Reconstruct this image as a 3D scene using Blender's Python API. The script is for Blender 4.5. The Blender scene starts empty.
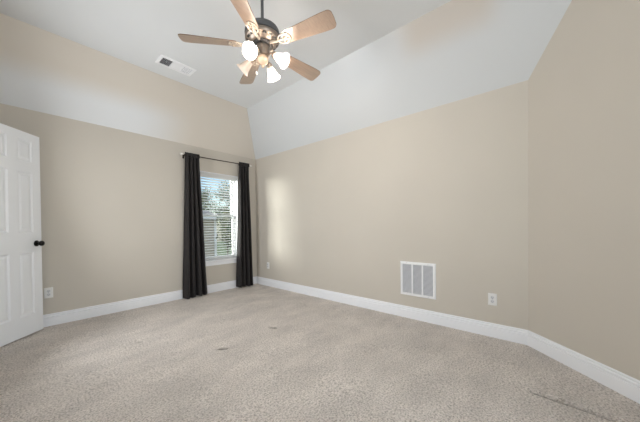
import bpy, bmesh, math, random
import numpy as np
from mathutils import Vector, Matrix
random.seed(7)
R = math.radians
SC = bpy.context.scene
COL = SC.collection
PI = math.pi

# ------------------------------------------------------------------ camera
cam_d = bpy.data.cameras.new('camera')
cam = bpy.data.objects.new('camera', cam_d); COL.objects.link(cam)
cam_d.sensor_width = 36.0
cam_d.lens = 36.0 * 261.48 / 640.0
cam_d.shift_x = (320 - 316.84) / 640.0
cam_d.shift_y = (228.87 - 211) / 640.0
cam_d.clip_start = 0.02
_F = Vector((0.7523179611816453, 0.6587144036778039, -0.01063107101320263))
_R = Vector((0.6586450919144345, -0.7523930482171404, -0.009557399831847627))
_U = Vector((0.014294340856382263, -0.00018810081105367828, 0.9998978129976915))
CH = 1.1197
cam.matrix_world = Matrix(((_R.x, _U.x, -_F.x, 0), (_R.y, _U.y, -_F.y, 0), (_R.z, _U.z, -_F.z, CH), (0, 0, 0, 1)))
SC.camera = cam

# ------------------------------------------------------------------ exposure, sky, sun, fill lights
SC.view_settings.view_transform = 'Standard'
SC.view_settings.look = 'None'
SC.view_settings.gamma = 1.0
SC.view_settings.use_curve_mapping = False
SC.view_settings.exposure = 0.14

world = bpy.data.worlds.new('sky'); SC.world = world
world.use_nodes = True
wn = world.node_tree
sky = wn.nodes.new('ShaderNodeTexSky')
sky.sky_type = 'NISHITA'; sky.sun_disc = False
sky.sun_elevation = R(42); sky.sun_rotation = R(120)
wn.links.new(sky.outputs[0], wn.nodes['Background'].inputs[0])
wn.nodes['Background'].inputs[1].default_value = 0.26

sun_d = bpy.data.lights.new('sun', 'SUN'); sun_d.energy = 18.0; sun_d.angle = R(40)
sun_d.color = (1.0, 0.95, 0.87)
sun = bpy.data.objects.new('sun', sun_d); COL.objects.link(sun)
sun.rotation_euler = Vector((0.78, -0.50, -0.12)).to_track_quat('-Z', 'Y').to_euler()

# fill light added behind the camera to light the room evenly
rear_fill_d = bpy.data.lights.new('rear_fill_light', 'AREA')
rear_fill_d.shape = 'RECTANGLE'; rear_fill_d.size = 1.5; rear_fill_d.size_y = 1.5
rear_fill_d.energy = 38.0; rear_fill_d.color = (0.90, 0.955, 1.0)
rear_fill = bpy.data.objects.new('rear_fill_light', rear_fill_d); COL.objects.link(rear_fill)
rear_fill.location = (0.62, -1.36, 1.45)
rear_fill.rotation_euler = Vector((-0.25, 1.0, 0.3)).to_track_quat('-Z', 'Y').to_euler()


# fill light added in the doorway to brighten the far corner and angled wall
door_fill_d = bpy.data.lights.new('doorway_fill_light', 'AREA')
door_fill_d.shape = 'RECTANGLE'; door_fill_d.size = 0.6; door_fill_d.size_y = 1.6; door_fill_d.spread = R(150)
door_fill_d.energy = 28.0; door_fill_d.color = (0.95, 0.975, 1.0)
door_fill = bpy.data.objects.new('doorway_fill_light', door_fill_d); COL.objects.link(door_fill)
door_fill.location = (-0.34, 3.385, 1.25)
door_fill.rotation_euler = Vector((0.92, -0.36, 0.22)).to_track_quat('-Z', 'Y').to_euler()

LAMP_W = 16.0

# ------------------------------------------------------------------ room numbers (metres)
A, B = 3.0986, 4.3037          # right wall x, left (window) wall y
HW, HC = 2.44, 3.147           # wall plate, flat ceiling
D1, D2 = 0.4555, 0.4898        # run of the two sloped ceilings
BD = 0.1214                    # where the diagonal wall leaves the right wall
NX = -0.30                     # wall beside the camera
RY = -1.40                     # wall behind the camera
K = A - BD                     # diagonal wall: x - y = K
HB = 0.138                     # baseboard height

# ------------------------------------------------------------------ materials
MATS = {}
def nmat(name):
    m = bpy.data.materials.new(name); m.use_nodes = True
    MATS[name] = m
    return m, m.node_tree, m.node_tree.nodes['Principled BSDF']

def simple(name, col, rough=0.5, metal=0.0, spec=0.5, **kw):
    m, t, p = nmat(name)
    p.inputs['Base Color'].default_value = (*col, 1)
    p.inputs['Roughness'].default_value = rough
    p.inputs['Metallic'].default_value = metal
    p.inputs['Specular IOR Level'].default_value = spec
    for k, v in kw.items():
        p.inputs[k.replace('_', ' ')].default_value = v
    return m

def add_noise(t, scale, detail=3.0, rough=0.5, coord='Object', stretch=None):
    tc = t.nodes.new('ShaderNodeTexCoord')
    n = t.nodes.new('ShaderNodeTexNoise')
    n.inputs['Scale'].default_value = scale
    n.inputs['Detail'].default_value = detail
    n.inputs['Roughness'].default_value = rough
    if stretch:
        mp = t.nodes.new('ShaderNodeMapping'); mp.inputs['Scale'].default_value = stretch
        t.links.new(tc.outputs[coord], mp.inputs[0]); t.links.new(mp.outputs[0], n.inputs['Vector'])
    else:
        t.links.new(tc.outputs[coord], n.inputs['Vector'])
    return n

def ramp(t, fac, stops):
    r = t.nodes.new('ShaderNodeValToRGB')
    e = r.color_ramp.elements
    e[0].position, e[0].color = stops[0][0], (*stops[0][1], 1)
    e[1].position, e[1].color = stops[-1][0], (*stops[-1][1], 1)
    for pos, c in stops[1:-1]:
        q = e.new(pos); q.color = (*c, 1)
    t.links.new(fac, r.inputs[0])
    return r

def bump(t, p, height, strength, dist=0.002):
    b = t.nodes.new('ShaderNodeBump')
    b.inputs['Strength'].default_value = strength
    b.inputs['Distance'].default_value = dist
    t.links.new(height, b.inputs['Height'])
    t.links.new(b.outputs[0], p.inputs['Normal'])
    return b

BEIGE = (0.620, 0.578, 0.512)
WHITEC = (0.755, 0.785, 0.815)

def paint(name, col, rough=0.6):
    m, t, p = nmat(name)
    n = add_noise(t, 1.3, 2)
    c2 = tuple(x * 0.965 for x in col)
    r = ramp(t, n.outputs['Fac'], [(0.3, c2), (0.7, col)])
    t.links.new(r.outputs[0], p.inputs['Base Color'])
    p.inputs['Roughness'].default_value = rough
    p.inputs['Specular IOR Level'].default_value = 0.35
    n2 = add_noise(t, 260, 2)
    bump(t, p, n2.outputs['Fac'], 0.12, 0.001)
    return m, t, p

paint('wall_paint', BEIGE)
paint('ceiling_paint', (0.765, 0.785, 0.80), 0.8)

def math_node(t, op, a, b=None):
    n = t.nodes.new('ShaderNodeMath'); n.operation = op
    for i, v in enumerate((a, b)):
        if v is None: continue
        if isinstance(v, (int, float)): n.inputs[i].default_value = v
        else: t.links.new(v, n.inputs[i])
    return n.outputs[0]

def smooth(t, v, lo, hi):
    n = t.nodes.new('ShaderNodeMapRange'); n.interpolation_type = 'SMOOTHSTEP'
    n.inputs['From Min'].default_value = lo; n.inputs['From Max'].default_value = hi
    t.links.new(v, n.inputs['Value'])
    return n.outputs['Result']

def slope_paint(name, kind):
    """two paints meeting on a sloped ceiling: wall beige and white, of about the same lightness"""
    m, t, p = nmat(name)
    tc = t.nodes.new('ShaderNodeTexCoord')
    s = t.nodes.new('ShaderNodeSeparateXYZ'); t.links.new(tc.outputs['Object'], s.inputs[0])
    X, Y, Z = s.outputs
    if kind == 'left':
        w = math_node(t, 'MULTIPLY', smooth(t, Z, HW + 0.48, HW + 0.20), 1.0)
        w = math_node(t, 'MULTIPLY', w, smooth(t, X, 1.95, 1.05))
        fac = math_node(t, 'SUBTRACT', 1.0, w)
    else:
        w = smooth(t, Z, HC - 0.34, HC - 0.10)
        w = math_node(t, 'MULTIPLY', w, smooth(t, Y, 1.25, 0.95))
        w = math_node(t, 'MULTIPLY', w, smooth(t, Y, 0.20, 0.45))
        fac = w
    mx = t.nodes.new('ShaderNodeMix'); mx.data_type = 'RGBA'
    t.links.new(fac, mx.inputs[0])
    mx.inputs[6].default_value = ((0.755, 0.775, 0.795, 1) if kind == 'left' else (0.65, 0.672, 0.69, 1))  # right slope's white is darkened to offset the strong light falling on it
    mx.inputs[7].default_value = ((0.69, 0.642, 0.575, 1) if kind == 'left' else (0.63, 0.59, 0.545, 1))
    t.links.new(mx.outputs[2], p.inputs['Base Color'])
    p.inputs['Roughness'].default_value = 0.26
    p.inputs['Specular IOR Level'].default_value = 0.35
    n2 = add_noise(t, 260, 2); bump(t, p, n2.outputs['Fac'], 0.12, 0.001)
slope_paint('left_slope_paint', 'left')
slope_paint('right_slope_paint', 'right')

simple('trim_white', (0.92, 0.935, 0.97), 0.4)
simple('door_white', (0.85, 0.87, 0.90), 0.6, 0.0, 0.25)
simple('plate_white', (0.84, 0.84, 0.83), 0.3)
simple('receptacle_white', (0.70, 0.71, 0.73), 0.35)
simple('slot_dark', (0.03, 0.03, 0.03), 0.6)
simple('vent_white', (0.90, 0.91, 0.93), 0.4)
simple('louver_grey', (0.74, 0.75, 0.78), 0.45)
simple('duct_dark', (0.10, 0.10, 0.11), 0.7)
simple('grille_back', (0.30, 0.31, 0.34), 0.8)
simple('vinyl_white', (0.85, 0.86, 0.86), 0.3)
simple('slat_white', (0.84, 0.85, 0.85), 0.4)
m, t, p = MATS['slat_white'], MATS['slat_white'].node_tree, MATS['slat_white'].node_tree.nodes['Principled BSDF']
_tl = t.nodes.new('ShaderNodeBsdfTranslucent'); _tl.inputs[0].default_value = (0.9, 0.9, 0.9, 1)
_mx = t.nodes.new('ShaderNodeMixShader'); _mx.inputs[0].default_value = 0.35
t.links.new(p.outputs[0], _mx.inputs[1]); t.links.new(_tl.outputs[0], _mx.inputs[2])
t.links.new(_mx.outputs[0], [q for q in t.nodes if q.type == 'OUTPUT_MATERIAL'][0].inputs[0])
simple('black_knob', (0.012, 0.011, 0.011), 0.32, 0.6)
simple('hinge_metal', (0.5, 0.48, 0.45), 0.35, 1.0)
simple('rod_bronze', (0.055, 0.038, 0.03), 0.4, 0.7)
simple('finial_crystal', (0.80, 0.78, 0.74), 0.15, 0.0)
simple('screw_metal', (0.6, 0.6, 0.6), 0.35, 0.8)

# glass that lets daylight through
m, t, p = nmat('window_glass')
for n_ in list(t.nodes):
    if n_.type != 'OUTPUT_MATERIAL': t.nodes.remove(n_)
out = [n_ for n_ in t.nodes if n_.type == 'OUTPUT_MATERIAL'][0]
tr = t.nodes.new('ShaderNodeBsdfTransparent'); tr.inputs[0].default_value = (0.93, 0.96, 0.96, 1)
gl = t.nodes.new('ShaderNodeBsdfGlossy'); gl.inputs['Roughness'].default_value = 0.02
mx = t.nodes.new('ShaderNodeMixShader')
mx.inputs[0].default_value = 0.05; t.links.new(tr.outputs[0], mx.inputs[1]); t.links.new(gl.outputs[0], mx.inputs[2])
t.links.new(mx.outputs[0], out.inputs[0])

# curtain cloth
m, t, p = nmat('curtain_cloth')
n = add_noise(t, 900, 1, stretch=(1, 1, 0.25))
r = ramp(t, n.outputs['Fac'], [(0.3, (0.008, 0.0065, 0.0065)), (0.7, (0.017, 0.014, 0.014))])
t.links.new(r.outputs[0], p.inputs['Base Color'])
p.inputs['Roughness'].default_value = 0.75
p.inputs['Sheen Weight'].default_value = 0.18
p.inputs['Sheen Roughness'].default_value = 0.4
p.inputs['Sheen Tint'].default_value = (0.8, 0.75, 0.8, 1)

# carpet
m, t, p = nmat('carpet_pile')
tc = t.nodes.new('ShaderNodeTexCoord')
vo = t.nodes.new('ShaderNodeTexVoronoi'); vo.inputs['Scale'].default_value = 75
nz = add_noise(t, 60, 4, 0.7)
wob = t.nodes.new('ShaderNodeMix'); wob.data_type = 'VECTOR'; wob.inputs[0].default_value = 0.02
t.links.new(tc.outputs['Object'], wob.inputs[4]); t.links.new(nz.outputs['Color'], wob.inputs[5])
t.links.new(wob.outputs[1], vo.inputs['Vector'])
big = add_noise(t, 2.2, 3, 0.55, stretch=(1.0, 1.8, 1.0))
fin = add_noise(t, 85, 3, 0.7)
r1 = ramp(t, fin.outputs['Fac'], [(0.34, (0.44, 0.39, 0.345)), (0.5, (0.80, 0.73, 0.67)), (0.66, (0.98, 0.91, 0.85))])
r2 = ramp(t, big.outputs['Fac'], [(0.32, (0.87, 0.87, 0.87)), (0.68, (1.08, 1.08, 1.08))])
mu = t.nodes.new('ShaderNodeMix'); mu.data_type = 'RGBA'; mu.blend_type = 'MULTIPLY'; mu.inputs[0].default_value = 1.0
t.links.new(r1.outputs[0], mu.inputs[6]); t.links.new(r2.outputs[0], mu.inputs[7])
# where a tuft is pulled out or the pile parts, shade is painted in as dark brown
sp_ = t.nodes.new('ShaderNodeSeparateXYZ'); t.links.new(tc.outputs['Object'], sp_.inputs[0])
pit_shade = math_node(t, 'MULTIPLY', smooth(t, sp_.outputs[2], -0.006, -0.022), 0.85)
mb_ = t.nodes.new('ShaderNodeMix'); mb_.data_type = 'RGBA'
t.links.new(pit_shade, mb_.inputs[0]); t.links.new(mu.outputs[2], mb_.inputs[6]); mb_.inputs[7].default_value = (0.30, 0.265, 0.225, 1)
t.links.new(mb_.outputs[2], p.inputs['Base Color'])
p.inputs['Roughness'].default_value = 0.95
p.inputs['Specular IOR Level'].default_value = 0.1
p.inputs['Sheen Weight'].default_value = 0.15
hsum = math_node(t, 'ADD', math_node(t, 'MULTIPLY', vo.outputs['Distance'], -0.8), fin.outputs['Fac'])
bump(t, p, hsum, 0.8, 0.020)

# fan materials
m, t, p = nmat('maple_blade')
n = add_noise(t, 7, 4, 0.6, stretch=(1.0, 14.0, 14.0))
r = ramp(t, n.outputs['Fac'], [(0.3, (0.255, 0.165, 0.11)), (0.5, (0.315, 0.215, 0.15)), (0.7, (0.37, 0.26, 0.185))])
t.links.new(r.outputs[0], p.inputs['Base Color'])
p.inputs['Roughness'].default_value = 0.45
p.inputs['Coat Weight'].default_value = 1.0
p.inputs['Coat Roughness'].default_value = 0.28
p.inputs['Coat IOR'].default_value = 2.4
simple('blade_edge', (0.20, 0.13, 0.09), 0.5)
simple('fan_pewter', (0.17, 0.175, 0.185), 0.42, 0.85)
simple('fan_nickel', (0.33, 0.28, 0.24), 0.36, 0.85)
simple('fan_cream_iron', (0.60, 0.53, 0.45), 0.45, 0.35)
simple('fan_socket', (0.50, 0.39, 0.30), 0.5, 0.2)
simple('chain_brass', (0.65, 0.60, 0.50), 0.35, 0.9)
simple('fob_white', (0.8, 0.78, 0.74), 0.4)

def glass_shade(name, col):
    m, t, p = nmat(name)
    out = [n_ for n_ in t.nodes if n_.type == 'OUTPUT_MATERIAL'][0]
    p.inputs['Base Color'].default_value = (*col, 1)
    p.inputs['Roughness'].default_value = 0.25
    tl = t.nodes.new('ShaderNodeBsdfTranslucent'); tl.inputs[0].default_value = (*col, 1)
    tr = t.nodes.new('ShaderNodeBsdfTransparent'); tr.inputs[0].default_value = (*col, 1)
    m1 = t.nodes.new('ShaderNodeMixShader'); m1.inputs[0].default_value = 0.5
    m2 = t.nodes.new('ShaderNodeMixShader'); m2.inputs[0].default_value = 0.42
    t.links.new(p.outputs[0], m1.inputs[1]); t.links.new(tl.outputs[0], m1.inputs[2])
    t.links.new(m1.outputs[0], m2.inputs[1]); t.links.new(tr.outputs[0], m2.inputs[2])
    t.links.new(m2.outputs[0], out.inputs[0])
glass_shade('alabaster_glass', (0.90, 0.85, 0.81))
m = simple('bulb_lit', (1, 0.95, 0.85), 0.4)
pp = m.node_tree.nodes['Principled BSDF']
pp.inputs['Emission Color'].default_value = (1.0, 0.86, 0.66, 1); pp.inputs['Emission Strength'].default_value = 12.0
simple('bulb_unlit', (0.85, 0.83, 0.78), 0.3)

# outdoors
m, t, p = nmat('siding_paint')
n = add_noise(t, 3, 3)
r = ramp(t, n.outputs['Fac'], [(0.3, (0.50, 0.44, 0.36)), (0.7, (0.58, 0.52, 0.43))])
t.links.new(r.outputs[0], p.inputs['Base Color']); p.inputs['Roughness'].default_value = 0.8
simple('roof_shingle', (0.16, 0.15, 0.15), 0.9)
m, t, p = nmat('leaf_green')
n = add_noise(t, 1.6, 3)
r = ramp(t, n.outputs['Fac'], [(0.32, (0.035, 0.07, 0.025)), (0.55, (0.09, 0.13, 0.04)), (0.72, (0.24, 0.22, 0.08))])
t.links.new(r.outputs[0], p.inputs['Base Color']); p.inputs['Roughness'].default_value = 0.6
simple('bark', (0.10, 0.075, 0.055), 0.9)
m, t, p = nmat('lawn')
n = add_noise(t, 4, 4)
r = ramp(t, n.outputs['Fac'], [(0.3, (0.05, 0.09, 0.03)), (0.7, (0.14, 0.17, 0.06))])
t.links.new(r.outputs[0], p.inputs['Base Color']); p.inputs['Roughness'].default_value = 0.95

# ------------------------------------------------------------------ helpers
def box(bm, x0, x1, y0, y1, z0, z1, mat=0, M=None):
    vs = [bm.verts.new((x, y, z)) for x in (x0, x1) for y in (y0, y1) for z in (z0, z1)]
    if M is not None:
        for v in vs: v.co = M @ v.co
    for q in ((0, 1, 3, 2), (4, 6, 7, 5), (0, 4, 5, 1), (2, 3, 7, 6), (0, 2, 6, 4), (1, 5, 7, 3)):
        f = bm.faces.new([vs[i] for i in q]); f.material_index = mat
    return vs

def lathe(bm, prof, seg=32, M=None, cap=True):
    """prof: list of (radius, z) turned about z"""
    rings = []
    for r, z in prof:
        ring = []
        for i in range(seg):
            a = 2 * PI * i / seg
            co = Vector((r * math.cos(a), r * math.sin(a), z))
            ring.append(bm.verts.new(M @ co if M is not None else co))
        rings.append(ring)
    for a, b in zip(rings, rings[1:]):
        for i in range(seg):
            j = (i + 1) % seg
            bm.faces.new((a[i], a[j], b[j], b[i]))
    if cap:
        bm.faces.new(rings[0][::-1]); bm.faces.new(rings[-1])

def tube(bm, pts, r, seg=10, closed=False):
    pts = [Vector(p) for p in pts]
    rings = []
    n = len(pts)
    up = Vector((0, 0, 1))
    for i, p in enumerate(pts):
        a = pts[(i - 1) % n] if (closed or i > 0) else p
        b = pts[(i + 1) % n] if (closed or i < n - 1) else p
        d = (b - a).normalized()
        s = d.cross(up)
        if s.length < 1e-3: s = d.cross(Vector((1, 0, 0)))
        s.normalize(); u = s.cross(d).normalized()
        rr = r[i] if isinstance(r, (list, tuple)) else r
        rings.append([bm.verts.new(p + s * rr * math.cos(2 * PI * k / seg) + u * rr * math.sin(2 * PI * k / seg)) for k in range(seg)])
    m = n if closed else n - 1
    for i in range(m):
        a, b = rings[i], rings[(i + 1) % n]
        for k in range(seg):
            j = (k + 1) % seg
            bm.faces.new((a[k], a[j], b[j], b[k]))
    if not closed:
        bm.faces.new(rings[0][::-1]); bm.faces.new(rings[-1])

def prism(bm, poly, d, mat=0):
    """extrude a 3-D polygon by vector d"""
    d = Vector(d)
    a = [bm.verts.new(p) for p in poly]; b = [bm.verts.new(Vector(p) + d) for p in poly]
    bm.faces.new(a).material_index = mat; bm.faces.new(b[::-1]).material_index = mat
    n = len(a)
    for i in range(n):
        j = (i + 1) % n
        bm.faces.new((a[i], b[i], b[j], a[j])).material_index = mat

def obj(name, bm, mats, parent=None, loc=None, smooth_ang=None, bevel=None):
    bmesh.ops.recalc_face_normals(bm, faces=bm.faces)
    me = bpy.data.meshes.new(name); bm.to_mesh(me); bm.free()
    o = bpy.data.objects.new(name, me); COL.objects.link(o)
    for m_ in ([mats] if isinstance(mats, str) else mats):
        me.materials.append(MATS[m_])
    if parent: o.parent = parent
    if loc: o.location = loc
    if smooth_ang is not None:
        me.polygons.foreach_set('use_smooth', [True] * len(me.polygons))
        me.set_sharp_from_angle(angle=R(smooth_ang))
    if bevel:
        bv = o.modifiers.new('bevel', 'BEVEL'); bv.width = bevel; bv.segments = 2
        bv.limit_method = 'ANGLE'; bv.angle_limit = R(40)
    return o

def tag(o, label=None, cat=None, group=None, kind=None):
    if label: o['label'] = label
    if cat: o['category'] = cat
    if group: o['group'] = group
    if kind: o['kind'] = kind
    return o

def empty(name, loc, label, cat, rotz=0, group=None, kind=None):
    o = bpy.data.objects.new(name, None); COL.objects.link(o)
    o.empty_display_size = 0.1
    o.location = loc; o.rotation_euler = (0, 0, rotz)
    return tag(o, label, cat, group, kind)

def copy_tree(o, parent=None):
    c = o.copy(); COL.objects.link(c); c.parent = parent
    for ch in list(o.children): copy_tree(ch, c)
    return c

NB = bmesh.new

# ------------------------------------------------------------------ floor: carpet with a wrinkle and small snags
def build_floor():
    x0, x1, y0, y1 = -1.05, A + 0.02, RY - 0.02, B + 0.02
    xs = np.concatenate([np.linspace(x0, NX, 4)[:-1], np.arange(NX, 2.0, 0.0125), np.arange(2.0, 2.42, 0.005), np.arange(2.42, x1, 0.0125), [x1]])
    ys = np.concatenate([np.linspace(y0, -0.7, 8)[:-1], np.arange(-0.7, y1, 0.0125), [y1]])
    X, Y = np.meshgrid(xs, ys)
    Z = np.zeros_like(X)
    # soft unevenness of the pile
    for k in range(10):
        a = random.uniform(0, 2 * PI); w = random.uniform(5, 16)
        Z += 0.0009 * np.sin(w * (X * math.cos(a) + Y * math.sin(a)) + random.uniform(0, 6))
    # small pulled tufts
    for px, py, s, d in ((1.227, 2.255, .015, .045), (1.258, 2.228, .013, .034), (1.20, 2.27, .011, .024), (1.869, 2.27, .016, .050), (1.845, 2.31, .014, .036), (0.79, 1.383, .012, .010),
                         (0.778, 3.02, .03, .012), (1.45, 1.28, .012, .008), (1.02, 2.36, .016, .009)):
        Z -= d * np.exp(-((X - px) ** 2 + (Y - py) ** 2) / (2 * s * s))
    # the wrinkle at the right
    def seg(ax, ay, bx, by, s, h):
        dx, dy = bx - ax, by - ay; L = math.hypot(dx, dy)
        t_ = ((X - ax) * dx + (Y - ay) * dy) / L; dd = (-(X - ax) * dy + (Y - ay) * dx) / L
        fade = np.clip(t_ / 0.08, 0, 1) * np.clip((L - t_) / 0.08, 0, 1)
        fade = fade * fade * (3 - 2 * fade)
        return h * fade * np.exp(-dd ** 2 / (2 * s * s))
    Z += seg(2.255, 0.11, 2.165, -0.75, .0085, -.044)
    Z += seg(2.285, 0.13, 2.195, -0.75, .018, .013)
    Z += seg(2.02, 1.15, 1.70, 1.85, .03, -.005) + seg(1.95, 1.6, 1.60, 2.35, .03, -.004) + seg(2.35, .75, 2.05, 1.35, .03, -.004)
    ny, nx = X.shape
    # flat under the walls and door
    edge = np.minimum.reduce([A - X, B - Y, (K - (X - Y)) / 1.414])
    Z = np.where(edge < 0.03, 0, Z)
    verts = np.stack([X, Y, Z], -1).reshape(-1, 3)
    idx = np.arange(nx * ny).reshape(ny, nx)
    faces = np.stack([idx[:-1, :-1], idx[:-1, 1:], idx[1:, 1:], idx[1:, :-1]], -1).reshape(-1, 4)
    me = bpy.data.meshes.new('floor')
    me.from_pydata(verts.tolist(), [], faces.tolist())
    me.polygons.foreach_set('use_smooth', [True] * len(me.polygons))
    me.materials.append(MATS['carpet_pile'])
    o = bpy.data.objects.new('floor', me); COL.objects.link(o)
    tag(o, 'beige plush carpet covering the whole bedroom floor', 'carpet', kind='structure')
build_floor()

# ------------------------------------------------------------------ ceiling (flat part and two slopes, one surface)
bm = NB()
def face(pts, mat):
    bm.faces.new([bm.verts.new(p) for p in pts]).material_index = mat
xf, yf = A - D2, B - D1
yd = xf - K
face([(NX - .05, RY - .05, HC), (K + RY - .05, RY - .05, HC), (xf, yd, HC), (xf, yf, HC), (NX - .05, yf, HC)], 0)
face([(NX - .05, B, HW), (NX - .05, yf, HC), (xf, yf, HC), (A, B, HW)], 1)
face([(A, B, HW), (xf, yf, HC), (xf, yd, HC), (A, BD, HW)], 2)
bmesh.ops.remove_doubles(bm, verts=bm.verts, dist=1e-5)
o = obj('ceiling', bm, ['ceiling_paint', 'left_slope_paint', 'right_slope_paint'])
tag(o, 'white flat ceiling with sloped sides above the window wall and right wall', 'ceiling', kind='structure')
# make the shell point up and thicken it outwards
bm = NB(); bm.from_mesh(o.data)
for f in bm.faces:
    if f.normal.z > 0: f.normal_flip()
bm.to_mesh(o.data); bm.free()
so = o.modifiers.new('thickness', 'SOLIDIFY'); so.thickness = 0.08; so.offset = -1

# ------------------------------------------------------------------ walls
WX0, WX1, WZ0, WZ1 = 1.90, 2.70, 0.535, 2.055        # window opening
WT = 0.15
bm = NB()
box(bm, NX - .1, WX0, B, B + WT, -.02, HW + .02)
box(bm, WX1, A + .1, B, B + WT, -.02, HW + .02)
box(bm, WX0, WX1, B, B + WT, -.02, WZ0)
box(bm, WX0, WX1, B, B + WT, WZ1, HW + .02)
tag(obj('wall_left', bm, 'wall_paint'), 'beige painted wall holding the curtained window', 'wall', kind='structure')

bm = NB(); box(bm, A, A + .1, BD, B, -.02, HW)
tag(obj('wall_right', bm, 'wall_paint'), 'long beige wall with the return air grille', 'wall', kind='structure')

bm = NB()
prism(bm, [(A, BD, -.02), (A, BD, HW), (xf, yd, HC), (K + RY, RY, HC), (K + RY, RY, -.02)], Vector((1, -1, 0)).normalized() * 0.1)
tag(obj('wall_diagonal', bm, 'wall_paint'), 'plain beige angled wall at the right edge', 'wall', kind='structure')

# wall beside the camera, with the doorway the white door belongs to
DY1, DY0, DZ = 3.715, 3.055, 2.13
bm = NB()
prism(bm, [(NX, DY1, -.02), (NX, B, -.02), (NX, B, HW), (NX, yf, HC), (NX, DY1, HC)], (-.1, 0, 0))
prism(bm, [(NX, DY0, DZ), (NX, DY1, DZ), (NX, DY1, HC), (NX, DY0, HC)], (-.1, 0, 0))
prism(bm, [(NX, RY, -.02), (NX, DY0, -.02), (NX, DY0, HC), (NX, RY, HC)], (-.1, 0, 0))
tag(obj('wall_near', bm, 'wall_paint'), 'beige wall with the doorway beside the camera', 'wall', kind='structure')

bm = NB()
box(bm, -1.05, -.98, DY0 - .3, DY1 + .3, -.02, 2.5); box(bm, -.98, NX - .1, DY0 - .37, DY0 - .3, -.02, 2.5)
box(bm, -.98, NX - .1, DY1 + .3, DY1 + .37, -.02, 2.5); box(bm, -1.05, NX - .1, DY0 - .37, DY1 + .37, 2.5, 2.56)
tag(obj('wall_closet', bm, 'wall_paint'), 'beige closet walls beyond the open doorway', 'wall', kind='structure')

RX0, RX1, RZ0, RZ1 = -.16, 1.40, .66, 2.24           # unseen window added behind the camera for the fill light
bm = NB()
box(bm, NX - .1, RX0, RY - .1, RY, -.02, HC); box(bm, RX1, K + RY + .05, RY - .1, RY, -.02, HC)
box(bm, RX0, RX1, RY - .1, RY, -.02, RZ0); box(bm, RX0, RX1, RY - .1, RY, RZ1, HC)
tag(obj('wall_back', bm, 'wall_paint'), 'beige wall with an added window behind the camera', 'wall', kind='structure')

w2 = empty('fill_window', ((RX0 + RX1) / 2, RY - .05, RZ0), 'white framed window added behind the camera for the fill light', 'window', kind='structure')
bm = NB(); hw, hh = (RX1 - RX0) / 2, RZ1 - RZ0
for a_, b_, c_, d_ in ((-hw, -hw + .04, 0, hh), (hw - .04, hw, 0, hh), (-hw + .04, hw - .04, 0, .04), (-hw + .04, hw - .04, hh - .04, hh), (-hw + .04, hw - .04, hh / 2 - .02, hh / 2 + .02)):
    box(bm, a_, b_, -.03, .0, c_, d_)
obj('window_frame', bm, 'vinyl_white', w2)
bm = NB(); box(bm, -hw + .04, hw - .04, -.02, -.014, .04, hh - .04)
obj('window_pane', bm, 'window_glass', w2)

# ------------------------------------------------------------------ baseboards
PROF = [(0, 0), (.016, 0), (.016, .092), (.0075, .094), (.0075, .099), (.013, .103), (.014, .108), (.0125, .114), (.0075, .117), (.0065, .121), (.009, .126), (.009, .131), (.006, .135), (.005, HB), (0, HB)]
def baseboard(name, p, q, n_in, label, mit0=0.0, mit1=0.0):
    """profile swept from p to q; n_in points into the room; mit = length change per metre of depth"""
    p, q, n_in = Vector((*p, 0)), Vector((*q, 0)), Vector((*n_in, 0)).normalized()
    d = (q - p).normalized()
    bm = NB()
    a = [bm.verts.new(p + n_in * u + d * (u * mit0) + Vector((0, 0, z))) for u, z in PROF]
    b = [bm.verts.new(q + n_in * u - d * (u * mit1) + Vector((0, 0, z))) for u, z in PROF]
    n = len(PROF)
    for i in range(n):
        j = (i + 1) % n
        bm.faces.new((a[i], a[j], b[j], b[i]))
    bm.faces.new(a); bm.faces.new(b[::-1])
    tag(obj(name, bm, 'trim_white', smooth_ang=30), label, 'baseboard', kind='structure')
baseboard('baseboard_left', (NX, B), (A, B), (0, -1), 'white moulded baseboard under the window', 1, 1)
tq = math.tan(R(22.5))
baseboard('baseboard_right', (A, B), (A, BD), (-1, 0), 'white moulded baseboard under the return air grille', 1, tq)
baseboard('baseboard_diagonal', (A, BD), (K + RY, RY), (-1, 1), 'white moulded baseboard along the angled wall', tq, tq)
baseboard('baseboard_back', (K + RY, RY), (NX, RY), (0, 1), 'white moulded baseboard behind the camera', tq, 1)
baseboard('baseboard_near', (NX, RY), (NX, DY0 - .065), (1, 0), 'white moulded baseboard beside the doorway', 1, 0)

# doorway casing
bm = NB()
for y0, y1, z0, z1 in ((DY0 - .065, DY0, 0, DZ + .065), (DY1, DY1 + .065, 0, DZ + .065), (DY0, DY1, DZ, DZ + .065)):
    box(bm, NX, NX + .016, y0, y1, z0, z1)
tag(obj('trim_1', bm, 'trim_white', bevel=.003), 'white casing around the doorway', 'trim', kind='structure')

# ------------------------------------------------------------------ door (open, six panels)
DW, DH, DT = 0.60, 2.10, 0.035
ddir = Vector((-0.657, -0.754, 0)).normalized()         # free edge -> hinge
free = Vector((0.167, 4.166, 0.018))
hinge = free + ddir * DW
ang = math.atan2(-ddir.y, -ddir.x)                      # local +x = hinge -> free edge
door = empty('door_1', hinge, 'white six panel door standing open at the left edge', 'door', ang, kind='structure')
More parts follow.
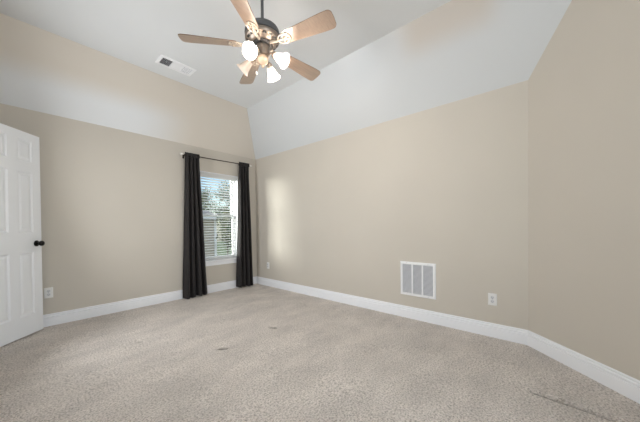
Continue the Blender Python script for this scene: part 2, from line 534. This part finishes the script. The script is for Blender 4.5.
# room-side face (towards the camera) is local -y
sx = (0.0, .092, .252, .345, .505, DW)
sx = tuple(DW - v for v in sx[::-1])
zz = [0, .205, .855, 1.065, 1.685, 1.80, 2.02, DH]
def panel_face(bm, y, s):
    """one face of the slab: stiles and rails with recessed, raised-field panels; s=-1 faces -y"""
    for i in range(5):
        for j in range(7):
            x0, x1, z0, z1 = sx[i], sx[i + 1], zz[j], zz[j + 1]
            if i in (1, 3) and j in (1, 3, 5):
                rings = [(0, 0), (.012, .009), (.022, .009), (.040, .0025)]
                prev = None
                for ins, dep in rings:
                    c = [bm.verts.new(v) for v in ((x0 + ins, y - s * dep, z0 + ins), (x1 - ins, y - s * dep, z0 + ins), (x1 - ins, y - s * dep, z1 - ins), (x0 + ins, y - s * dep, z1 - ins))]
                    if prev:
                        for k in range(4):
                            bm.faces.new((prev[k], prev[(k + 1) % 4], c[(k + 1) % 4], c[k]))
                    prev = c
                bm.faces.new(prev)
            else:
                bm.faces.new([bm.verts.new(v) for v in ((x0, y, z0), (x1, y, z0), (x1, y, z1), (x0, y, z1))])
bm = NB()
panel_face(bm, 0, -1); panel_face(bm, DT, 1)
for pts in (((0, 0, 0), (0, DT, 0), (0, DT, DH), (0, 0, DH)), ((DW, 0, 0), (DW, 0, DH), (DW, DT, DH), (DW, DT, 0)),
            ((0, 0, 0), (DW, 0, 0), (DW, DT, 0), (0, DT, 0)), ((0, 0, DH), (0, DT, DH), (DW, DT, DH), (DW, 0, DH))):
    bm.faces.new([bm.verts.new(v) for v in pts])
bmesh.ops.remove_doubles(bm, verts=bm.verts, dist=1e-5)
obj('door_leaf', bm, 'door_white', door)
KZ = .945
for s, y in ((-1, 0), (1, DT)):
    M = Matrix.Translation((DW - .062, y, KZ)) @ Matrix.Rotation(R(90) * (1 if s < 0 else -1), 4, 'X')
    bm = NB(); lathe(bm, [(.026, 0), (.032, .002), (.032, .005), (.028, .009), (.013, .012), (.011, .026), (.016, .032), (.0255, .040), (.029, .050), (.027, .060), (.018, .067), (.004, .070)], 28, M)
    kb = obj('door_knob', bm, 'black_knob', door, smooth_ang=50)
    kb['label'] = 'black round door knob'
bm = NB(); box(bm, DW - .002, DW + .0015, DT / 2 - .012, DT / 2 + .012, KZ - .03, KZ + .03)
obj('latch_plate', bm, 'hinge_metal', door)
for hz in (.25, 1.05, 1.85):
    bm = NB(); lathe(bm, [(.007, hz - .045), (.007, hz + .045)], 10, Matrix.Translation((-.006, -.004, 0)))
    obj('hinge', bm, 'hinge_metal', door, smooth_ang=40)

# ------------------------------------------------------------------ window in the left wall
WCX, WW, WH = (WX0 + WX1) / 2, WX1 - WX0, WZ1 - WZ0
win = empty('window_1', (WCX, B, WZ0), 'white double hung window between the dark curtains', 'window', kind='structure')
hw = WW / 2
bm = NB()           # outer frame, set back in the opening
for x0, x1, z0, z1 in ((-hw, -hw + .04, 0, WH), (hw - .04, hw, 0, WH), (-hw + .04, hw - .04, 0, .03), (-hw + .04, hw - .04, WH - .04, WH)):
    box(bm, x0, x1, .075, .145, z0, z1)
obj('window_frame', bm, 'vinyl_white', win, bevel=.003)
bm = NB()           # white reveal boards lining the opening
box(bm, -hw, -hw + .012, .0, .075, 0, WH); box(bm, hw - .012, hw, .0, .075, 0, WH); box(bm, -hw, hw, .0, .075, WH - .012, WH)
obj('reveal', bm, 'trim_white', win)
def sash(y, z0, z1):
    bm = NB(); s_ = .035
    for x0, x1, a_, b_ in ((-hw + .04, -hw + .04 + s_, z0, z1), (hw - .04 - s_, hw - .04, z0, z1), (-hw + .04 + s_, hw - .04 - s_, z0, z0 + s_ + .008), (-hw + .04 + s_, hw - .04 - s_, z1 - s_, z1)):
        box(bm, x0, x1, y, y + .028, a_, b_)
    sa = obj('sash', bm, 'vinyl_white', win, bevel=.003)
    bm = NB(); box(bm, -hw + .075, hw - .075, y + .011, y + .017, z0 + s_ + .008, z1 - s_)
    obj('window_pane', bm, 'window_glass', sa)
    return sa
mid = 1.315 - WZ0
sash(.112, mid - .02, WH - .04)
lo = sash(.080, .03, mid + .022)
bm = NB(); box(bm, -.025, .025, .066, .08, mid + .022, mid + .034); lathe(bm, [(.011, 0), (.011, .008)], 14, Matrix.Translation((0, .074, mid + .034)))
obj('sash_lock', bm, 'vinyl_white', lo)
bm = NB(); box(bm, -hw - .045, hw + .045, -.042, .0, -.008, .016); box(bm, -hw, hw, 0, .075, -.004, .016)
obj('window_sill', bm, 'trim_white', win, bevel=.004)
bm = NB(); box(bm, -hw - .025, hw + .025, -.016, 0, -.075, -.008)
obj('window_apron', bm, 'trim_white', win, bevel=.003)

# blind
bl = empty('window_blind', (WCX, B + .036, WZ0 + .016), 'white horizontal slat blind lowered over the window between the curtains', 'blind')
bw = hw - .022
bm = NB(); box(bm, -bw, bw, -.026, .026, WH - .016 - .012 - .05, WH - .016 - .013); obj('headrail', bm, 'slat_white', bl, bevel=.002)
bm = NB(); box(bm, -bw - .004, bw + .004, -.034, -.027, WH - .016 - .012 - .075, WH - .016 - .013); obj('valance', bm, 'slat_white', bl, bevel=.003)
bm = NB()
z = .05; top = WH - .016 - .012 - .075; nsl = 0
tl = R(-14)
while z < top:
    M = Matrix.Translation((0, 0, z)) @ Matrix.Rotation(tl, 4, 'X')
    pts = [(-.0235, .0), (-.012, .0016), (0, .0022), (.012, .0016), (.0235, .0)]
    vs = []
    for xx in (-bw, bw):
        vs.append([bm.verts.new(M @ Vector((xx, y, zq))) for y, zq in pts] + [bm.verts.new(M @ Vector((xx, y, zq - .0026))) for y, zq in pts[::-1]])
    n = len(vs[0])
    for i in range(n):
        bm.faces.new((vs[0][i], vs[0][(i + 1) % n], vs[1][(i + 1) % n], vs[1][i]))
    bm.faces.new(vs[0]); bm.faces.new(vs[1][::-1])
    z += .0445; nsl += 1
obj('slats', bm, 'slat_white', bl)
bm = NB(); box(bm, -bw, bw, -.025, .025, .004, .022); obj('bottom_rail', bm, 'slat_white', bl, bevel=.003)
bm = NB()
for xx in (-bw + .12, bw - .12):
    for yy in (-.026, .026):
        tube(bm, [(xx, yy, .01), (xx, yy, top)], .0008, 5)
obj('ladder_cord', bm, 'slat_white', bl)
bm = NB(); tube(bm, [(-bw + .06, -.040, top), (-bw + .06, -.042, top - .7)], .004, 8)
obj('tilt_wand', bm, 'slat_white', bl)

# ------------------------------------------------------------------ curtain rod and curtains
RYY = B - .09
ZL, ZR = 2.252, 2.274
XL, XR = 1.70, 2.895
rod = empty('curtain_rod', ((XL + XR) / 2, RYY, (ZL + ZR) / 2), 'thin dark bronze curtain rod with pale end knobs above the window', 'curtain rod')
L2 = (XR - XL) / 2; dz2 = (ZR - ZL) / 2
bm = NB(); tube(bm, [(-L2, 0, -dz2), (L2, 0, dz2)], .008, 14); obj('pole', bm, 'rod_bronze', rod, smooth_ang=50)
for s in (-1, 1):
    M = Matrix.Translation((s * L2, 0, s * dz2)) @ Matrix.Rotation(R(90) * s, 4, 'Y')
    bm = NB(); lathe(bm, [(.010, -.004), (.011, .004), (.008, .008), (.013, .014), (.021, .024), (.022, .034), (.016, .045), (.004, .052)], 20, M)
    fo = obj('finial', bm, 'finial_crystal', rod, smooth_ang=50); fo['label'] = 'pale clear end knob'
    bm = NB(); box(bm, s * (L2 - .03) - .006, s * (L2 - .03) + .006, .0, .0885, s * dz2 - .016, s * dz2 - .008)
    box(bm, s * (L2 - .03) - .012, s * (L2 - .03) + .012, .084, .0895, s * dz2 - .045, s * dz2 + .02)
    tube(bm, [(s * (L2 - .03), .012 * math.cos(a_), s * dz2 + .012 * math.sin(a_)) for a_ in [R(-180 + 30 * k) for k in range(7)]], .004, 8)
    obj('bracket', bm, 'rod_bronze', rod)

def curtain(label, xt, xb, ztop, zb, nf, ph):
    """xt, xb: left/right edge at the rod and at the hem; nf folds"""
    cx = (xt[0] + xt[1]) / 2
    root = empty('curtain', (cx, RYY, zb[0]), label, 'curtain', group='dark curtains on the window rod')
    bm = NB()
    nu, nv = 120, 60
    grid = []
    for j in range(nv + 1):
        v = j / nv                                     # 0 at the rod
        row = []
        e = v ** 1.15
        l = xt[0] + (xb[0] - xt[0]) * e; r_ = xt[1] + (xb[1] - xt[1]) * e
        # the cloth narrows slightly just below the rod
        for i in range(nu + 1):
            u = i / nu
            x = l + (r_ - l) * u
            f = 2 * PI * nf * u + ph
            amp = .016 + .026 * min(1, v * 2.2)
            y = amp * math.sin(f + .5 * math.sin(1.7 * v + ph)) + .010 * math.sin(f * .5 + 2.1 * v) * v + .004 * math.sin(f * 2.3 + 3 * v)
            x += .006 * math.cos(f) * (0.4 + v) + .004 * math.sin(5 * v + 6 * u) * v
            zlo = zb[0] + (zb[1] - zb[0]) * u + .008 * math.sin(f * .5 + 1)
            z = ztop + (zlo - ztop) * v
            row.append(bm.verts.new((x - cx, y - .004, z - zb[0])))
        grid.append(row)
    for j in range(nv):
        for i in range(nu):
            bm.faces.new((grid[j][i], grid[j][i + 1], grid[j + 1][i + 1], grid[j + 1][i]))
    o = obj('fabric_panel', bm, 'curtain_cloth', root, smooth_ang=60)
    so = o.modifiers.new('thickness', 'SOLIDIFY'); so.thickness = .003; so.offset = 0
    # gathered pocket round the rod with a small ruffle on top
    bm = NB(); rings = []
    n = 64
    for i in range(n + 1):
        u = i / n; x = xt[0] + (xt[1] - xt[0]) * u
        zc = ZL + (ZR - ZL) * (x - XL) / (XR - XL)
        g = .003 * math.sin(2 * PI * nf * 2.2 * u) + .002 * math.sin(41 * u)
        ring = []
        for y, z in ((-.013, -.03), (-.017, -.012), (-.016, .004), (-.009, .013), (-.005, .020), (-.006, .034), (0, .037), (.006, .034), (.005, .020), (.009, .013), (.016, .004), (.017, -.012), (.013, -.03)):
            k = 1 + 18 * g
            ring.append(bm.verts.new((x - cx + .003 * math.sin(30 * u + z * 90), y * k + g * (1.5 if z > .015 else .6), zc + z + (g * .9 if z > .015 else 0) - zb[0])))
        rings.append(ring)
    for a_, b_ in zip(rings, rings[1:]):
        for k in range(len(a_) - 1):
            bm.faces.new((a_[k], a_[k + 1], b_[k + 1], b_[k]))
    o = obj('rod_pocket', bm, 'curtain_cloth', root, smooth_ang=60)
    so = o.modifiers.new('thickness', 'SOLIDIFY'); so.thickness = .002; so.offset = 0
curtain('dark charcoal curtain left of the window, hem flaring towards the window', (1.722, 1.945), (1.665, 2.06), 2.235, (.006, .022), 4, .4)
curtain('dark charcoal curtain right of the window, beside the room corner', (2.675, 2.885), (2.612, 2.962), 2.245, (.022, .008), 4, 1.9)

# ------------------------------------------------------------------ wall outlets
def outlet(loc, rz, label):
    """duplex outlet; local -y is out of the wall, base of the plate at its centre on the wall"""
    root = empty('wall_outlet', loc, label, 'outlet', rz, group='white wall outlets above the baseboards')
    bm = NB(); w_, h_ = .037, .060
    a = [bm.verts.new(v) for v in ((-w_, 0, -h_), (w_, 0, -h_), (w_, 0, h_), (-w_, 0, h_))]
    b = [bm.verts.new(v) for v in ((-w_ + .004, -.006, -h_ + .004), (w_ - .004, -.006, -h_ + .004), (w_ - .004, -.006, h_ - .004), (-w_ + .004, -.006, h_ - .004))]
    for i in range(4): bm.faces.new((a[i], a[(i + 1) % 4], b[(i + 1) % 4], b[i]))
    bm.faces.new(b); bm.faces.new(a[::-1])
    obj('plate', bm, 'plate_white', root)
    for s in (-1, 1):
        bm = NB()
        M = Matrix.Translation((0, -.006, s * .0195)) @ Matrix.Rotation(R(90), 4, 'X')
        lathe(bm, [(.0165, 0), (.0165, .0015), (.0155, .0022)], 24, M)
        rc = obj('receptacle', bm, 'receptacle_white', root)
        bm = NB()
        for xx, hh_ in ((-.0065, .0045), (.0065, .0035)):
            box(bm, xx - .0012, xx + .0012, -.0086, -.0080, s * .0195 + .002 - hh_, s * .0195 + .002 + hh_)
        box(bm, -.002, .002, -.0086, -.0080, s * .0195 - .011, s * .0195 - .0075)
        obj('slots', bm, 'slot_dark', rc)
    bm = NB(); lathe(bm, [(.003, 0), (.003, .001)], 10, Matrix.Translation((0, -.006, 0)) @ Matrix.Rotation(R(90), 4, 'X'))
    obj('screw', bm, 'screw_metal', root)
    return root
outlet((.220, B, .382), 0, 'white outlet on the window wall beside the open door')
outlet((A, .399, .374), R(-90), 'white outlet on the right wall between the grille and the angled wall')
outlet((A, 3.945, .384), R(-90), 'far white outlet on the right wall close to the window corner')

# ------------------------------------------------------------------ return air grille on the right wall
gr = empty('return_air_grille', (A, 1.1405, .2735), 'white three panel return air grille low on the right wall', 'vent grille', R(-90))
GW, GH = .2085, .407            # half width, height ; local x runs towards -y world, local -y out of the wall
bm = NB(); bd_ = .030
def frame_ring(bm, x0, x1, z0, z1, b, y0, y1):
    o_ = [(x0, z0), (x1, z0), (x1, z1), (x0, z1)]; i_ = [(x0 + b, z0 + b), (x1 - b, z0 + b), (x1 - b, z1 - b), (x0 + b, z1 - b)]
    e_ = [(x0 + .008, z0 + .008), (x1 - .008, z0 + .008), (x1 - .008, z1 - .008), (x0 + .008, z1 - .008)]
    rings = [[bm.verts.new((x, y0, z)) for x, z in o_], [bm.verts.new((x, y1, z)) for x, z in e_], [bm.verts.new((x, y1, z)) for x, z in i_], [bm.verts.new((x, y0, z)) for x, z in i_]]
    for a, b2 in zip(rings, rings[1:] + rings[:1]):
        for k in range(4): bm.faces.new((a[k], a[(k + 1) % 4], b2[(k + 1) % 4], b2[k]))
frame_ring(bm, -GW, GW, 0, GH, bd_, 0, -.011)
obj('frame', bm, 'vent_white', gr)
bm = NB(); box(bm, -GW + bd_, GW - bd_, -.0015, -.0005, bd_, GH - bd_); obj('backing', bm, 'grille_back', gr)
inner = 2 * (GW - bd_)
for k in (1, 2):
    xm = -GW + bd_ + inner * k / 3
    bm = NB(); box(bm, xm - .008, xm + .008, -.0105, -.001, bd_, GH - bd_); obj('mullion', bm, 'vent_white', gr, bevel=.001)
for k in range(3):
    xa = -GW + bd_ + inner * k / 3 + (.008 if k else 0); xb = -GW + bd_ + inner * (k + 1) / 3 - (.008 if k < 2 else 0)
    bm = NB(); nl = 26
    for i in range(nl):
        zc = bd_ + (GH - 2 * bd_) * (i + .5) / nl
        M = Matrix.Translation((0, -.0055, zc)) @ Matrix.Rotation(R(38), 4, 'X')
        box(bm, xa, xb, -.005, .005, -.0007, .0007, 0, M)
    obj('louver_bank', bm, 'louver_grey', gr)
for xx in (-GW * .6, GW * .6):
    for zc in (.014, GH - .014):
        bm = NB(); lathe(bm, [(.004, 0), (.004, .0012), (.002, .0022)], 12, Matrix.Translation((xx, -.011, zc)) @ Matrix.Rotation(R(90), 4, 'X'))
        obj('screw', bm, 'screw_metal', gr)

# ------------------------------------------------------------------ ceiling supply vent
cv = empty('ceiling_vent', (1.338, 3.488, HC), 'white three section supply vent in the ceiling above the window wall', 'vent')
VW, VD = .207, .106
bm = NB()
o_ = [(-VW, -VD), (VW, -VD), (VW, VD), (-VW, VD)]
def vring(ins, z): return [bm.verts.new((x - math.copysign(ins, x), y - math.copysign(ins, y), z)) for x, y in o_]
rs = [vring(0, 0), vring(0.002, -.006), vring(.010, -.012), vring(.030, -.012), vring(.030, -.001)]
for a, b in zip(rs, rs[1:]):
    for k in range(4): bm.faces.new((a[k], a[(k + 1) % 4], b[(k + 1) % 4], b[k]))
obj('frame', bm, 'vent_white', cv)
ix, iy = VW - .030, VD - .030
bm = NB(); box(bm, -ix, ix, -iy, iy, -.0015, -.0005); obj('backing', bm, 'duct_dark', cv)
for xm in (-ix / 3, ix / 3):
    bm = NB(); box(bm, xm - .004, xm + .004, -iy, iy, -.0118, -.0015); obj('divider', bm, 'vent_white', cv)
def bank(x0, x1, n, along, ang_, mat):
    bm = NB()
    for i in range(n):
        if along == 'y':
            xc = x0 + (x1 - x0) * (i + .5) / n
            M = Matrix.Translation((xc, 0, -.0068)) @ Matrix.Rotation(ang_, 4, 'Y'); box(bm, -.0050, .0050, -iy, iy, -.0005, .0005, 0, M)
        else:
            yc = -iy + 2 * iy * (i + .5) / n
            M = Matrix.Translation((0, yc, -.0068)) @ Matrix.Rotation(ang_, 4, 'X'); box(bm, x0, x1, -.0050, .0050, -.0005, .0005, 0, M)
    obj('louver_bank', bm, mat, cv)
bank(-ix, -ix / 3 - .004, 8, 'y', R(-58), 'vent_white')
bank(-ix / 3 + .004, ix / 3 - .004, 10, 'x', R(-20), 'vent_white')
bank(ix / 3 + .004, ix, 8, 'y', R(40), 'vent_white')

# ------------------------------------------------------------------ ceiling fan
FX, FY = 1.392, 1.812
fan = empty('ceiling_fan', (FX, FY, HC), 'five blade ceiling fan with four bell shaped glass lamp shades', 'ceiling fan')
ZB = 2.652 - HC                                     # blade plane
bm = NB(); lathe(bm, [(.020, -.075), (.045, -.068), (.062, -.045), (.068, -.015), (.068, -.001)], 36); obj('canopy', bm, 'fan_pewter', fan, smooth_ang=40)
bm = NB(); lathe(bm, [(.0125, ZB + .15), (.0125, -.06)], 18); obj('downrod', bm, 'fan_pewter', fan, smooth_ang=40)
bm = NB(); lathe(bm, [(.128, ZB + .076), (.145, ZB + .082), (.148, ZB + .095), (.146, ZB + .115), (.136, ZB + .136), (.112, ZB + .152), (.075, ZB + .160), (.035, ZB + .165), (.024, ZB + .185), (.016, ZB + .190)], 48)
obj('motor_housing', bm, 'fan_pewter', fan, smooth_ang=40)
bm = NB(); lathe(bm, [(.088, ZB + .012), (.100, ZB + .016), (.112, ZB + .028), (.118, ZB + .034), (.132, ZB + .040), (.140, ZB + .046), (.146, ZB + .058), (.146, ZB + .072), (.140, ZB + .078), (.125, ZB + .080)], 48)
mb = obj('motor_band', bm, 'fan_nickel', fan, smooth_ang=35)
for k in range(15):
    bm = NB(); a = 2 * PI * k / 15
    M = Matrix.Rotation(a, 4, 'Z') @ Matrix.Translation((.126, 0, ZB + .0365)) @ Matrix.Rotation(R(-25), 4, 'Y')
    box(bm, -.008, .008, -.014, .014, -.002, .002, 0, M)
    obj('cooling_slot', bm, 'slot_dark', mb)
bm = NB(); lathe(bm, [(.058, ZB - .002), (.080, ZB), (.086, ZB + .006), (.086, ZB + .012)], 40); obj('flywheel', bm, 'slot_dark', fan, smooth_ang=40)
bm = NB(); lathe(bm, [(.040, ZB - .088), (.052, ZB - .082), (.056, ZB - .070), (.055, ZB - .050), (.058, ZB - .044), (.058, ZB - .030), (.054, ZB - .026), (.056, ZB - .004), (.050, ZB + .002)], 40)
obj('switch_housing', bm, 'fan_nickel', fan, smooth_ang=35)
bm = NB(); lathe(bm, [(.004, ZB - .180), (.010, ZB - .176), (.012, ZB - .168), (.007, ZB - .160), (.018, ZB - .154), (.034, ZB - .142), (.046, ZB - .124), (.048, ZB - .100), (.040, ZB - .088)], 36)
obj('light_fitter', bm, 'fan_socket', fan, smooth_ang=40)

# blades
def blade_outline():
    r0, r1, w0, w1 = .205, .658, .051, .073
    pts = []
    n = 12
    for i in range(n + 1):
        t_ = i / n; pts.append((r0 + .02 + (r1 - .035 - r0 - .02) * t_, -(w0 + (w1 - w0) * min(1, t_ * 1.15))))
    for i in range(1, 8):                             # rounded tip corner, then a nearly straight end
        a = R(-90 + 90 * i / 8); pts.append((r1 - .035 + .035 * math.cos(a), -w1 + .035 + .035 * math.sin(a)))
    pts.append((r1 + .002, 0))
    up = [(x, -y) for x, y in pts[:-1]][::-1]
    pts += up
    for i in range(1, 6):
        a = R(90 + 180 * i / 6); pts.append((r0 + .02 + .02 * math.cos(a), w0 * math.sin(a)))
    return pts
OUT = blade_outline()
def make_blade(ang_):
    tilt = Matrix.Rotation(R(-14), 4, 'X')
    M = Matrix.Rotation(ang_, 4, 'Z') @ Matrix.Translation((0, 0, ZB)) @ tilt
    bm = NB(); th = .0055
    lo_ = [bm.verts.new(M @ Vector((x, y, 0))) for x, y in OUT]; hi_ = [bm.verts.new(M @ Vector((x, y, th))) for x, y in OUT]
    bm.faces.new(lo_[::-1]); bm.faces.new(hi_)
    n = len(lo_)
    for i in range(n):
        bm.faces.new((lo_[i], lo_[(i + 1) % n], hi_[(i + 1) % n], hi_[i])).material_index = 1
    b_ = obj('blade', bm, ['maple_blade', 'blade_edge'], fan)
    # scrolled iron under the blade root
    bm = NB()
    def P(x, y, z=-.004): return M @ Vector((x, y, z))
    tube(bm, [Matrix.Rotation(ang_, 4, 'Z') @ Vector((.080, 0, ZB + .010)), Matrix.Rotation(ang_, 4, 'Z') @ Vector((.115, 0, ZB + .004)), P(.15, 0, -.006), P(.185, 0, -.005), P(.215, 0, -.004)], [.012, .011, .009, .008, .006], 10)
    for s in (-1, 1):
        pts = [P(.165 + .055 * (1 - math.cos(t_)) , s * .036 * math.sin(t_) + s * .004) for t_ in [PI * k / 14 for k in range(15)]]
        tube(bm, pts, .0052, 8)
        pts = [P(.235 + .02 * math.cos(t_), s * (.022 + .016 * math.sin(t_))) for t_ in [2 * PI * k / 14 for k in range(14)]]
        tube(bm, pts, .0042, 8, True)
    tube(bm, [P(.262 + .016 * math.cos(t_), .013 * math.sin(t_)) for t_ in [2 * PI * k / 14 for k in range(14)]], .0045, 8, True)
    obj('blade_iron', bm, 'fan_cream_iron', b_, smooth_ang=50)
    for x, y in ((.232, .0), (.25, .036), (.25, -.036)):
        bm = NB(); lathe(bm, [(.005, -.003), (.004, .001)], 10, M @ Matrix.Translation((x, y, -.006)))
        obj('blade_screw', bm, 'fan_nickel', b_)
for k in range(5): make_blade(R(68.6 + 72 * k))

# lamp arms, shades, bulbs
def make_lamp(az, lit):
    Rz = Matrix.Rotation(az, 4, 'Z')
    zc = ZB - .082
    # socket point and the axis the shade opens along
    ax = Vector((math.sin(R(54)), 0, -math.cos(R(54))))
    neck = Vector((.098, 0, zc - .006))
    bm = NB(); tube(bm, [Rz @ Vector(v) for v in ((.045, 0, zc - .012), (.062, 0, zc + .004), (.078, 0, zc + .008), (.092, 0, zc)) ] + [Rz @ (neck + ax * .012)], [.008, .008, .008, .010, .012], 10)
    M = Rz @ Matrix.Translation(neck) @ ax.to_track_quat('Z', 'Y').to_matrix().to_4x4()
    lathe(bm, [(.012, -.004), (.022, .0), (.026, .010), (.026, .026), (.023, .028)], 24, M)
    arm = obj('lamp_arm', bm, 'fan_nickel', fan, smooth_ang=40)
    bm = NB()
    prof = [(.0255, .018), (.026, .030), (.029, .045), (.034, .062), (.038, .080), (.043, .098), (.051, .114), (.060, .126), (.064, .131)]
    lathe(bm, prof, 36, M, cap=False)
    lathe(bm, [(r_ - .003, z_) for r_, z_ in prof], 36, M, cap=False)
    sh = obj('lamp_shade', bm, 'alabaster_glass', fan, smooth_ang=60)
    sh['label'] = 'glowing white glass shade' if lit else 'unlit pinkish glass shade'
    bm = NB(); lathe(bm, [(.010, .024), (.011, .034), (.017, .048), (.0205, .060), (.020, .072), (.014, .083), (.004, .087)], 20, M)
    obj('bulb', bm, 'bulb_lit' if lit else 'bulb_unlit', sh, smooth_ang=60)
    if lit:
        ld = bpy.data.lights.new('bulb_light', 'POINT'); ld.energy = LAMP_W; ld.color = (1.0, 0.95, 0.885); ld.shadow_soft_size = .02
        lo_ = bpy.data.objects.new('bulb_light', ld); COL.objects.link(lo_); lo_.parent = fan
        lo_.location = M @ Vector((0, 0, .102))
for k in range(4): make_lamp(R(23 + 90 * k), k != 1)

for x, y, ln, s in ((-.036, .041, .135, 0), (.040, -.046, .20, 1)):
    bm = NB()
    z0 = ZB - .07
    for i in range(int(ln / .006)):
        bmesh.ops.create_uvsphere(bm, u_segments=6, v_segments=4, radius=.0021, matrix=Matrix.Translation((x, y, z0 - i * .006)))
    ch = obj('pull_chain', bm, 'chain_brass', fan)
    bm = NB(); lathe(bm, [(.002, z0 - ln), (.0055, z0 - ln - .006), (.0075, z0 - ln - .020), (.006, z0 - ln - .030), (.002, z0 - ln - .034)], 14, Matrix.Translation((x, y, 0)))
    obj('chain_fob', bm, 'fob_white', ch, smooth_ang=50)

# ------------------------------------------------------------------ outdoors, seen through the blind
GZ = -3.0
bm = NB(); box(bm, -30, 60, B + .6, 70, GZ - .2, GZ)
tag(obj('ground', bm, 'lawn'), 'green lawn outside below the window', 'lawn', kind='structure')

hs = empty('neighbour_house', (2.8, 13.0, GZ), 'beige sided neighbouring house seen through the lower left of the window', 'house')
bm = NB()
x0, x1, y1 = -3.5, 4.02, 7.0
for i in range(26):
    z0 = i * .18
    prism(bm, [(x0, 0, z0), (x0, -.022, z0), (x0, -.004, z0 + .18), (x0, 0, z0 + .18)], (x1 - x0, 0, 0))
box(bm, x0, x1, 0, y1, 0, 4.68)
obj('wall', bm, 'siding_paint', hs)
bm = NB(); prism(bm, [(x0 - .3, -.45, 4.55), (x0 - .3, y1 / 2, 5.25), (x0 - .3, y1 + .45, 4.55), (x0 - .3, y1 + .45, 4.68), (x0 - .3, y1 / 2, 5.40), (x0 - .3, -.45, 4.68)], (x1 - x0 + .6, 0, 0))
obj('roof', bm, 'roof_shingle', hs)
bm = NB(); box(bm, x0 - .3, x1 + .3, -.50, -.45, 4.50, 4.70); obj('fascia', bm, 'trim_white', hs)
bm = NB(); box(bm, x1 - .1, x1 + .02, -.05, .02, 0, 4.6); obj('corner_board', bm, 'trim_white', hs)

def tree(loc, h, r, label, n, seed):
    rnd = random.Random(seed)
    root = empty('tree', loc, label, 'tree', group='trees outside the window')
    bm = NB()
    tube(bm, [(0, 0, 0), (.05, .02, h * .3), (-.04, .05, h * .6), (.02, 0, h * .92)], [.14, .11, .08, .03], 10)
    for k in range(9):
        a = rnd.uniform(0, 2 * PI); z0 = h * rnd.uniform(.35, .8); l = r * rnd.uniform(.5, .9)
        tube(bm, [(0, 0, z0), (l * .5 * math.cos(a), l * .5 * math.sin(a), z0 + l * .35), (l * math.cos(a), l * math.sin(a), z0 + l * .55)], [.05, .03, .012], 6)
    obj('trunk', bm, 'bark', root)
    bm = NB()
    cl = [(rnd.gauss(0, r * .45), rnd.gauss(0, r * .45), h * rnd.uniform(.42, 1.0)) for _ in range(26)]
    for i in range(n):
        c = rnd.choice(cl)
        p = Vector((c[0] + rnd.gauss(0, r * .2), c[1] + rnd.gauss(0, r * .2), c[2] + rnd.gauss(0, r * .16)))
        M = Matrix.Translation(p) @ Matrix.Rotation(rnd.uniform(0, 6.28), 4, 'Z') @ Matrix.Rotation(rnd.uniform(-1.2, 1.2), 4, 'X') @ Matrix.Scale(rnd.uniform(.7, 1.4), 4)
        v = [bm.verts.new(M @ Vector(q)) for q in ((0, -.10, 0), (.05, -.02, .012), (.035, .05, .008), (0, .11, 0), (-.035, .05, .008), (-.05, -.02, .012))]
        bm.faces.new(v)
    o = obj('foliage', bm, 'leaf_green', root); o['kind'] = 'stuff'
tree((6.95, 11.0, GZ), 4.9, .95, 'leafy green tree outside, in front of the neighbouring house', 3000, 3)
tree((11.6, 17.5, GZ), 5.6, 1.2, 'low green tree outside, right of the neighbouring house', 3000, 5)
tree((11.0, 23.8, GZ), 7.5, 1.7, 'distant tree outside rising over the neighbouring roof', 3600, 9)
tree((15.8, 27.5, GZ), 8.7, 2.2, 'tallest distant tree outside, to the right of the tree over the roof', 3600, 11)
